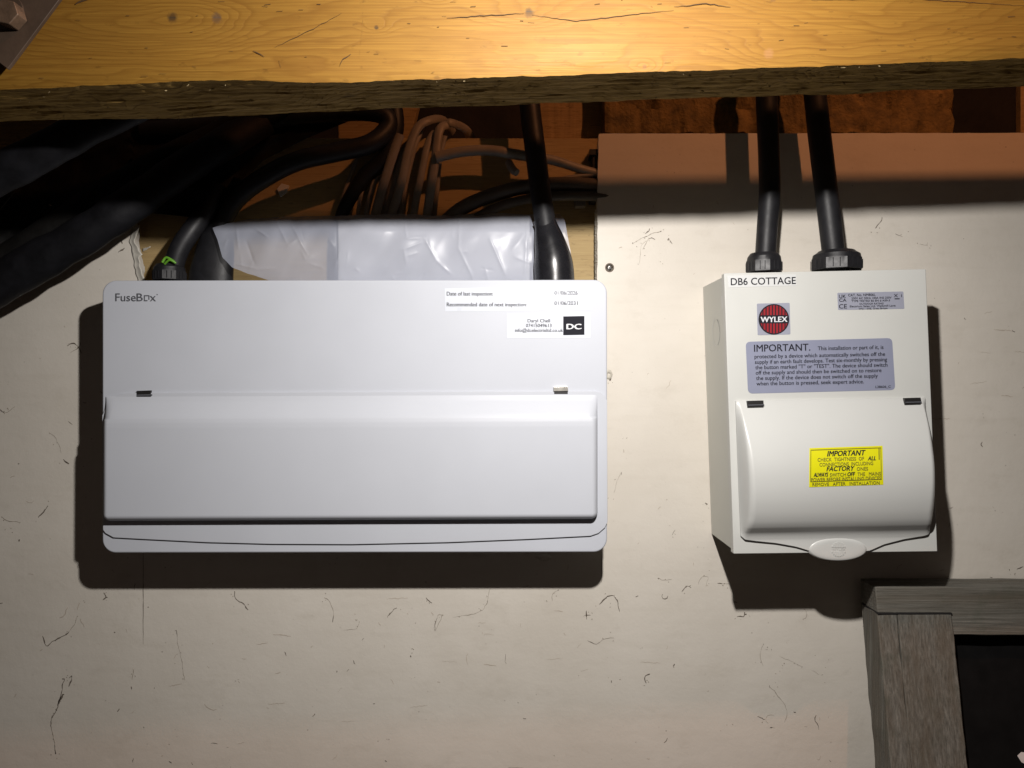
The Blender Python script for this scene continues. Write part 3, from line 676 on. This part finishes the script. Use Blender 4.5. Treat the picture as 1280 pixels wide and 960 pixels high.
lettering('logo_lettering', 'DC', 717.2, 411.5, H1, M['white_print'], lb, size=9.5, width=18, align='CENTER', bold=.05, dh=.0008)
# glands
def gland(cx, ybase, ytop, r, h, parent, mat=None, capr=.78, ang=0):
    """hexagonal dome nut standing on the top face of a box, along Z"""
    mb = MB(); base = at(cx, ybase, h); top = at(cx, ytop, h); R = r / 1000 * (D - h) / D; Hh = top.z - base.z; ns = 48
    prof = [(-.002, 1.0, 1), (.0, 1.0, 1), (.02, 1.04, 1), (.55, 1.04, 1), (.62, 1.0, .6), (.80, .95, .2), (.93, capr + .06, 0), (1.0, capr, 0), (1.02, capr - .14, 0), (.9, capr - .2, 0)]
    rings = []
    for (t, rr, hexy) in prof:
        ring = []
        for k in range(ns):
            a = 2 * math.pi * k / ns; hx = math.cos(math.pi / 8) / math.cos(((a + ang) % (math.pi / 4)) - math.pi / 8)
            q = R * rr * lerp(.97, hx * .985, hexy); ring.append(base + Vector((math.cos(a) * q, math.sin(a) * q, Hh * t)))
        rings.append(ring)
    vs = [v for r_ in rings for v in r_]; fs = [(i * ns + k, i * ns + (k + 1) % ns, (i + 1) * ns + (k + 1) % ns, (i + 1) * ns + k) for i in range(len(prof) - 1) for k in range(ns)]
    mb.add(vs, fs); g = mb.build('cable_gland', M['gland'], parent, ang=25)
    mb = MB()
    for k in range(24):
        a = 2 * math.pi * k / 24
        c = base + Vector((math.cos(a) * R * .985, math.sin(a) * R * .985, Hh * .30)); mb.box(c, (.0006, .0006, Hh * .44))
    mb.build('grip_rib', M['gland'], g, flat=True)['kind'] = 'stuff'
    return g
gland(212, 351, 331, 20, .040, fb)
m = MB(); tube(m, [(203, 328, .056, 1.6), (208, 322, .056, 1.6), (218, 327, .056, 1.5)], 8); tube(m, [(206, 330, .056, 1.4), (212, 325, .058, 1.4), (220, 329, .056, 1.4)], 8)
tag(m.build('earth_wire', M['green'], None), 'short bit of green and yellow earth wire showing above the left gland', 'wire')

# ------------------------------------------------------------------ small white distribution board
H2 = .103
wy = thing('distribution_board', at(1045, 690, H2 / 2), 'small off-white metal distribution board with a bulging door and yellow sticker, on the right', 'fuse box')
q0, q1, q2, q3 = (905, 341.5), (1157.5, 336.2), (1172, 689.5), (917, 692.5)
def quad(i): return [(q0[0] + i, q0[1] + i), (q1[0] - i, q1[1] + i), (q2[0] - i, q2[1] - i), (q3[0] + i, q3[1] - i)]
m = MB(); m.prism(quad(2.5), .0004, H2 - .009, base=H2); m.build('body', M['cu_side'], wy, bevel=.0008)
m = MB(); m.prism(quad(0), H2 - .011, H2, base=H2); m.build('front_cover', M['cu_cream'], wy, bevel=.0010)
# left side: knock-out rim's light and shade painted as pale and grey arcs; slot
A = at(q0[0] + 2.5, q0[1], H2); B = at(q3[0] + 2.5, q3[1], H2)
def side(py, h, out=.0004):
    t = (py - q0[1]) / (q3[1] - q0[1]); p = A.lerp(B, t); return Vector((p.x - out, -h, p.z))
def side_ring(cy, ch, r, a0, a1, wd, name):
    m = MB(); c = side(cy, ch)
    P = []; Q = []
    for i in range(25):
        a = math.radians(lerp(a0, a1, i / 24)); xx = lambda rr: side(cy, ch) + Vector((-(math.sin(a) * rr) * .038, math.cos(a) * rr, math.sin(a) * rr))
        P.append(xx(r)); Q.append(xx(r + wd))
    m.add(P + Q, [(i, i + 1, 26 + i, 25 + i) for i in range(24)]); return m
side_ring(412, .055, .0155, -80, 80, .0012, '').build('knockout_shading', M['sticker2'], wy, flat=True)
side_ring(412, .055, .0155, 110, 250, .0008, '').build('knockout_shading', M['rim_shade'], wy, flat=True)
m = MB(); m.add([side(368, .083), side(368, .088), side(384, .088), side(384, .083)], [(0, 1, 2, 3)]); m.build('side_slot', M['sticker2'], wy, flat=True)
# door
dx0, dx1, dy0 = 922.0, 1158.5, 499.0
def dbot(x):
    return interp(x, [(dx0, 667), (927, 671.5), (940, 673.5), (965, 676.5), (990, 681.5), (1010, 688), (1046, 692), (1082, 688), (1100, 680.5), (1125, 674.5), (1148, 671), (1155, 669), (dx1, 664)])
def dsk(x): return (x - 1046) * -.018
def lean(x, y): return (y - 585) * .038
DP = [p for p in catmull([(492, 0.0), (499, .0002), (506, .0030), (520, .0095), (540, .0172), (560, .0228), (580, .0260), (600, .0263), (618, .0245), (634, .0210), (646, .0168), (654, .0125), (659, .0085), (664, .0045), (670, .0020), (677, .0010), (700, .0008)], 10)]
def dprof(y): return interp(y, DP)
def dh_(x, y):
    ex = min(x - dx0, dx1 - x); rr = interp(y, [(499, 5), (560, 11), (640, 14), (700, 5)])
    t = max(0, min(1, ex / rr)); e = math.sqrt(max(0, 1 - (1 - t) ** 2.2))
    b = dprof(y); return .0022 + (b - .0) * e * smooth(ex, -1, 6) ** .5 if ex > 0 else .0022
def dpt(x, y, extra=0): return on(x + lean(x, y), y + dsk(x), H2, dh_(x, y) + extra)
m = MB()
def dgrid(u, v):
    x = nonuni(u, dx0, dx1, 16); yb = dbot(x)
    y = lerp(dy0, 646, v / .7) if v < .7 else lerp(646, yb, (v - .7) / .3)
    return dpt(x, y)
NU, NV = 150, 120
m.grid(dgrid, NU, NV)
# skirt down to the face
bd = [(i / NU, 0) for i in range(NU)] + [(1, j / NV) for j in range(NV)] + [(1 - i / NU, 1) for i in range(NU)] + [(0, 1 - j / NV) for j in range(NV)]
T = [dgrid(u, v) for u, v in bd]; Bk = [Vector((p.x, -H2 - .0002, p.z)) for p in T]; n = len(T)
m.add(T + Bk, [(i, (i + 1) % n, n + (i + 1) % n, n + i) for i in range(n)])
wd = m.build('door', M['cu_door'], wy, ang=50)
m = MB()
cxx, cyy = 1046, 685.5
def tab(u, v):
    a = u * 2 * math.pi; r = v
    return on(cxx + 37.5 * r * math.cos(a), cyy + 15 * r * math.sin(a) + .2, H2, .0044 - .0016 * (r ** 8) + (-.0026 if v >= .999 else 0))
m.grid(tab, 64, 18); m.build('finger_tab', M['cu_door'], wd, ang=60)
m = MB()     # embossed roundel on the tab
for i in range(-4, 5):
    hh = math.sqrt(max(0, 81 - (i * 2) ** 2)) 
    for s in (-1, 1):
        a, b = sorted((s * 2.4, s * hh)); 
        if b - a > .8: m.prism([(cxx + i * 2 - .55, cyy + a), (cxx + i * 2 + .55, cyy + a), (cxx + i * 2 + .55, cyy + b), (cxx + i * 2 - .55, cyy + b)], H2 + .004, H2 + .0051, base=H2)
lettering('', 'WYLEX', cxx, cyy + 1.5, H2, None, None, size=4.6, width=17, align='CENTER', dh=.0050, mb=m)
m.build('embossed_roundel', M['cu_door'], wd, flat=True)
for x, y in ((932, 501), (1127, 497.5)):
    m = MB(); m.prism([(x, y), (x + 20, y - .6), (x + 20, y + 8), (x, y + 8.6)], H2 + .001, H2 + .0068, base=H2); o = m.build('hinge_clip', M['black_slot'], wy, bevel=.0003)
    m = MB(); m.prism([(x + 1, y + 4.6), (x + 20.5, y + 4.1), (x + 20.5, y + 5.3), (x + 1, y + 5.8)], H2 + .001, H2 + .0078, base=H2); m.build('hinge_pin', M['print_grey'], o)
# labels on the cover
AG = 1.15
o = sticker('name_label', [(909, 344.8), (995, 343), (995.5, 357), (911, 359.5)], H2, M['sticker2'], wy)
lettering('printed_text', 'DB6 COTTAGE', 913.5, 356.5, H2, M['print'], o, size=12.6, width=81, angle=AG, bold=.012, dh=.0006)
def rquad(pts, r, n=4):
    out = []
    for i, p in enumerate(pts):
        a = pts[i - 1]; b = pts[(i + 1) % 4]
        da = (a[0] - p[0], a[1] - p[1]); db = (b[0] - p[0], b[1] - p[1]); la = math.hypot(*da); lb_ = math.hypot(*db)
        s = (p[0] + da[0] / la * r, p[1] + da[1] / la * r); e = (p[0] + db[0] / lb_ * r, p[1] + db[1] / lb_ * r)
        for k in range(n + 1):
            t = k / n; out.append(((1 - t) ** 2 * s[0] + 2 * t * (1 - t) * p[0] + t * t * e[0], (1 - t) ** 2 * s[1] + 2 * t * (1 - t) * p[1] + t * t * e[1]))
    return out
o = sticker('maker_label', rquad([(946, 379.5), (987, 378.5), (988, 418), (947, 419)], 1.5), H2, M['silver2'], wy)
cx, cy = 967.2, 399.2
def disc(r, dh, n=40): return [(cx + r * math.cos(2 * math.pi * i / n), cy + r * math.sin(2 * math.pi * i / n)) for i in range(n)]
sticker('roundel_ring', disc(19.2, 0), H2, M['print'], o, .0004); 
m = MB()
for i in range(-4, 5):
    x = i * 3.95; hw = 1.25; top = math.sqrt(max(0, 17.6 ** 2 - (abs(x) + hw * .5) ** 2))
    for s in (-1, 1):
        if top > 6: m.add([on(cx + x - hw, cy + s * 5.2, H2, .0007), on(cx + x + hw, cy + s * 5.2, H2, .0007), on(cx + x + hw, cy + s * (math.sqrt(max(0, 17.6 ** 2 - (x + hw) ** 2))), H2, .0007), on(cx + x - hw, cy + s * (math.sqrt(max(0, 17.6 ** 2 - (x - hw) ** 2))), H2, .0007)], [(0, 1, 2, 3)])
m.build('roundel_bars', M['red'], o, flat=True)
lettering('printed_text', 'WYLEX', cx, cy + 3.4, H2, M['white_print'], o, size=9.6, width=33, align='CENTER', angle=.8, bold=.03, dh=.0010)
o = sticker('rating_label', rquad([(1046.5, 366), (1129, 364.3), (1130.3, 386), (1047.5, 387.5)], 1.5), H2, M['silver2'], wy)
m = MB()
for body, x, y, s, wd_, al in (('UK', 1048.5, 372.6, 6, 8.5, 'LEFT'), ('CA', 1048.7, 377.2, 5.6, 9, 'LEFT'), ('CE', 1048.5, 385.6, 7.6, 9.8, 'LEFT'), ('CAT. No. NM806L', 1060, 370.5, 4.4, 34, 'LEFT'), ('230V AC 50Hz 100A INS 250V', 1064, 374.2, 3.6, 50, 'LEFT'), ('TYPE TESTED BS EN 61439-3', 1064, 377.6, 3.4, 48, 'LEFT'), ('OUTDOOR RATING', 1074, 381, 3.2, 30, 'LEFT'), ('Electrium Sales Ltd, Walkmill Lane', 1062, 384.2, 3.4, 57, 'LEFT'), ('WS11 0XE, Great Britain', 1073, 387, 3.0, 36, 'LEFT'), ('X  i', 1117, 371.5, 5.6, 10, 'LEFT'), ('-', 1118, 376, 11, 6, 'LEFT')):
    lettering('', body, x, y, H2, None, None, size=s, width=wd_, angle=AG, bold=.01, dh=.0006, mb=m)
m.build('printed_text', M['print'], o, flat=True)['kind'] = 'stuff'
o = sticker('notice_label', rquad([(932, 427.2), (1115, 422.5), (1119, 487.5), (935, 492)], 6), H2, M['silver'], wy)
lettering('printed_heading', 'IMPORTANT.', 942.5, 439.6, H2, M['print'], o, size=12.6, width=70, angle=AG, bold=.012, dh=.0006)
m = MB()
lines = [('This installation or part of it, is', 1022, 437.8, 82), ('protected by a device which automatically switches off the', 943, 448.0, 163), ('supply if an earth fault develops. Test six-monthly by pressing', 943.5, 454.8, 165), ('the button marked "T" or "TEST". The device should switch', 944, 461.6, 165),
         ('off the supply and should then be switched on to restore', 944.5, 468.2, 157), ('the supply. If the device does not switch off the supply', 945, 475.0, 152), ('when the button is pressed, seek expert advice.', 945.5, 481.8, 134)]
for body, x, y, wd_ in lines: lettering('', body, x, y, H2, None, None, size=6.9, width=wd_, angle=AG, bold=.012, dh=.0006, mb=m)
lettering('', 'L38606_C', 1094, 485.0, H2, None, None, size=4.2, width=19, bold=.012, angle=AG, dh=.0006, mb=m)
m.build('printed_text', M['print'], o, flat=True)['kind'] = 'stuff'
# yellow label on the curved door
def ydoor(px, py, dh):
    x, y = px, py
    for _ in range(6):
        p = dpt(x, y, dh); k = D / (D + p.y); ix = 640 + p.x * 1000 * k; iy = 480 - (p.z - CZ) * 1000 * k
        x += px - ix; y += py - iy
    return dpt(x, y, dh)
def yq(u, v):
    a = (lerp(1011.8, 1103.2, u), lerp(560.2, 557.2, u)); b = (lerp(1011.4, 1104.2, u), lerp(609, 605.8, u)); return (lerp(a[0], b[0], v), lerp(a[1], b[1], v))
m = MB(); m.grid(lambda u, v: ydoor(*yq(u, v), .0004), 16, 14); ys = m.build('warning_label', M['yellow'], wd)
m = MB(); AY = 1.6
for body, x, y, s, wd_, sh, bo in (('IMPORTANT', 1057, 569.6, 9.4, 48, .25, .03), ('ALL', 1089.8, 575.2, 7.2, 10, .25, .03), ('FACTORY', 1049.8, 588.4, 8.2, 35, .25, .03), ('ALWAYS', 1026, 595.8, 7.2, 18, .25, .03), ('OFF', 1063.5, 595.0, 7.2, 9.5, .25, .03)):
    lettering('', body, x, y, H2, None, None, size=s, width=wd_, angle=AY, shear=sh, bold=bo, dh=.0009, align='CENTER', hfun=ydoor, mb=m)
m.build('printed_heading', M['print'], ys, flat=True)
m = MB()
for body, x, y, s, wd_ in (('CHECK  TIGHTNESS  OF', 1051, 576.0, 6.2, 58), ('CONNECTIONS  INCLUDING', 1058, 582.0, 6.2, 67), ('ONES', 1078, 588, 6.2, 14), ('SWITCH', 1047.5, 595.4, 6.2, 20), ('THE   MAINS', 1086.5, 594.4, 6.2, 29), ('POWER BEFORE INSTALLING DEVICES', 1057.5, 600.6, 6.0, 87), ('REMOVE   AFTER   INSTALLATION', 1057.5, 606.4, 5.8, 84)):
    lettering('', body, x, y, H2, None, None, size=s, width=wd_, angle=AY, dh=.0009, bold=.012, align='CENTER', hfun=ydoor, mb=m)
def yline(u0, v0, u1, v1, t=.5):
    a = yq(u0, v0); b = yq(u1, v1); vert = abs(v1 - v0) > abs(u1 - u0); n = 12
    for i in range(n):
        p = (lerp(a[0], b[0], i / n), lerp(a[1], b[1], i / n)); q = (lerp(a[0], b[0], (i + 1) / n), lerp(a[1], b[1], (i + 1) / n)); ox, oy = (t, 0) if vert else (0, t)
        m.add([ydoor(p[0] - ox / 2, p[1] - oy / 2, .0009), ydoor(q[0] - ox / 2, q[1] - oy / 2, .0009), ydoor(q[0] + ox / 2, q[1] + oy / 2, .0009), ydoor(p[0] + ox / 2, p[1] + oy / 2, .0009)], [(0, 1, 2, 3)])
yline(.02, .05, .98, .05, .8); yline(.02, .86, .98, .86, .8); yline(.02, .05, .02, .86, .8); yline(.975, .05, .975, .86, .8); yline(.95, .05, .95, .35, 1.2)
m.build('printed_text', M['olive'], ys, flat=True)['kind'] = 'stuff'
# glands and cables on top
gland(955, 341, 317, 22, .052, wy); gland(1045.5, 338.5, 314, 30.5, .052, wy, capr=.72)
cable('black_cable', M['cable'], [(957, 40, .050, 13), (958, 120, .050, 13), (961, 190, .050, 13), (962, 240, .050, 13), (959, 285, .052, 12.6), (957, 318, .052, 12.6), (956, 345, .052, 12.6)], 'left of the two black cables dropping into the small white board', 'cable')
cable('black_cable', M['cable'], [(1010, 40, .050, 13.5), (1019, 120, .050, 13.5), (1025, 175, .050, 13.8), (1033, 240, .050, 13.8), (1039, 290, .052, 13.8), (1042, 318, .052, 13.8), (1043, 345, .052, 13.8)], 'right of the two black cables dropping into the small white board', 'cable')

# ------------------------------------------------------------------ screws in the wall
def screw(x, y, r, label):
    t_ = thing('screw', at(x, y, 0), label, 'screw'); m = MB()
    m.grid(lambda u, v: at(x + r * v * math.cos(u * 6.2832), y + r * v * math.sin(u * 6.2832), .0003 + .0014 * (1 - v ** 2.5)), 24, 8); m.build('head', M['steel'], t_)
    m = MB()
    for a in (.5, .5 + math.pi / 2):
        c, s = math.cos(a), math.sin(a); L, W_ = r * .62, r * .13
        m.add([at(x + p * c - q * s, y + p * s + q * c, .0019) for p, q in ((-L, -W_), (L, -W_), (L, W_), (-L, W_))], [(0, 1, 2, 3)])
    m.build('cross_slot', M['black_slot'], t_, flat=True)
    m = MB(); m.grid(lambda u, v: at(x + (r * lerp(.98, 1.35, v)) * math.cos(u * 6.2832), y + (r * lerp(.98, 1.35, v)) * math.sin(u * 6.2832), .00035), 24, 1); m.build('rim_ring', M['crack'], t_, flat=True)  # darker ring around the screw head
screw(762, 334.5, 4.2, 'cross-head screw in the cream wall above the right corner of the long unit')
m = MB(); m.grid(lambda u, v: at(761 + (1.6 + 3.2 * v) * math.cos(u * 6.28) * (1 + .4 * noise.noise(Vector((u * 6, v, 1)))), 468 + (1.6 + 4.5 * v) * math.sin(u * 6.28), .0006 + .0012 * math.sin(v * 3.1)), 16, 4)
m.build('plaster_chip', M['core'], wall, flat=True)
m = MB(); m.grid(lambda u, v: at(680 + 10 * v * math.cos(u * 6.28) * (1 + .4 * noise.noise(Vector((math.cos(u * 6.28), math.sin(u * 6.28), 1)))), 697 + 4.5 * v * math.sin(u * 6.28), .0004 + .0016 * (1 - v * v)), 20, 5)
m.build('plaster_chip', M['torn'], wall)

# ------------------------------------------------------------------ leaning framed black board
LEAN = math.radians(11)
O = at(1072, 714.5, .0)          # top back edge of the frame touches the wall
fr = thing('framed_board', (O.x + .2, -.30, O.z - 1.0), 'black board in a weathered grey timber frame, leaning on the wall at the lower right', 'framed board')
def fp(x, d, z):     # frame coordinates: x right, d forward thickness, z down, metres
    d += .004
    return Vector((O.x + x, -(d * math.cos(LEAN) + z * math.sin(LEAN)), O.z - z * math.cos(LEAN) + d * math.sin(LEAN) * .0))
def fbox(name, x0, x1, z0, z1, d0, d1, mat, amp=.0006, seed=0, nx=10, nz=30):
    mb = MB()
    def P(x, d, z):
        q = fp(x, d, z); return q + Vector((noise.noise(q * 45 + Vector((seed, 0, 0))), noise.noise(q * 50 + Vector((0, seed, 3))), noise.noise(q * 45 + Vector((5, seed, 0))))) * amp * 1.6
    L = lerp
    mb.grid(lambda u, v: P(L(x0, x1, u), d1, L(z0, z1, v)), nx, nz); mb.grid(lambda u, v: P(L(x0, x1, u), d0, L(z0, z1, v)), nx, nz)
    mb.grid(lambda u, v: P(x0, L(d0, d1, u), L(z0, z1, v)), 6, nz); mb.grid(lambda u, v: P(x1, L(d0, d1, u), L(z0, z1, v)), 6, nz)
    mb.grid(lambda u, v: P(L(x0, x1, u), L(d0, d1, v), z0), nx, 6); mb.grid(lambda u, v: P(L(x0, x1, u), L(d0, d1, v), z1), nx, 6)
    import bmesh
    o = mb.build(name, mat, fr, ang=40)
    bm = bmesh.new(); bm.from_mesh(o.data); bmesh.ops.remove_doubles(bm, verts=bm.verts, dist=1e-5); bmesh.ops.recalc_face_normals(bm, faces=bm.faces); bm.to_mesh(o.data); bm.free()
    o.data.set_sharp_from_angle(angle=math.radians(40))
    b = o.modifiers.new('bevel', 'BEVEL'); b.width = .0012; b.segments = 2; b.limit_method = 'ANGLE'; b.angle_limit = math.radians(50)
    return o
fbox('top_rail', .0, .70, .007, .062, .001, .0415, M['grey_h'], .0005, 1, 60, 8)
fbox('side_rail', -.001, .022, .0365, .85, .0, .0438, M['grey_v'], .0009, 3, 4, 90)
fbox('side_rail', .0224, .086, .037, .85, .0, .0444, M['grey_v'], .0006, 4, 10, 90)
m = MB(); P_ = [fp(x, d, z) for d in (.002, .0449) for x, z in ((-.0012, .0358), (.0865, .0360), (.0865, .0374), (-.0012, .0376))]; m.add(P_, [(0, 1, 2, 3), (7, 6, 5, 4), (0, 4, 5, 1), (1, 5, 6, 2), (2, 6, 7, 3), (3, 7, 4, 0)]); m.build('joint_shade_strip', M['black_slot'], fr, flat=True)  # raised black strip painting the shade of the rail joint
fbox('side_rail', .62, .70, .063, .85, .0, .0425, M['grey_v'], .0006, 6, 10, 60)
m = MB(); m.add([fp(.08, .018, .05), fp(.64, .018, .05), fp(.64, .018, .84), fp(.08, .018, .84), fp(.08, .008, .05), fp(.64, .008, .05), fp(.64, .008, .84), fp(.08, .008, .84)], [(0, 1, 2, 3), (7, 6, 5, 4), (0, 4, 5, 1), (1, 5, 6, 2), (2, 6, 7, 3), (3, 7, 4, 0)])
m.build('black_panel', M['chalkboard'], fr, flat=True)
m = MB()
ctr = (.172, .207)
m.add([fp(ctr[0] + a * .001, .0186, ctr[1] + b * .001) for a, b in ((-13, -3), (-8, -7), (0, -6), (8, -8), (20, -7), (30, -3), (30, 4), (16, 6), (6, 4), (-3, 7), (-9, 4))], [tuple(range(11))])
m.build('white_paint_mark', M['chalk'], fr, flat=True)
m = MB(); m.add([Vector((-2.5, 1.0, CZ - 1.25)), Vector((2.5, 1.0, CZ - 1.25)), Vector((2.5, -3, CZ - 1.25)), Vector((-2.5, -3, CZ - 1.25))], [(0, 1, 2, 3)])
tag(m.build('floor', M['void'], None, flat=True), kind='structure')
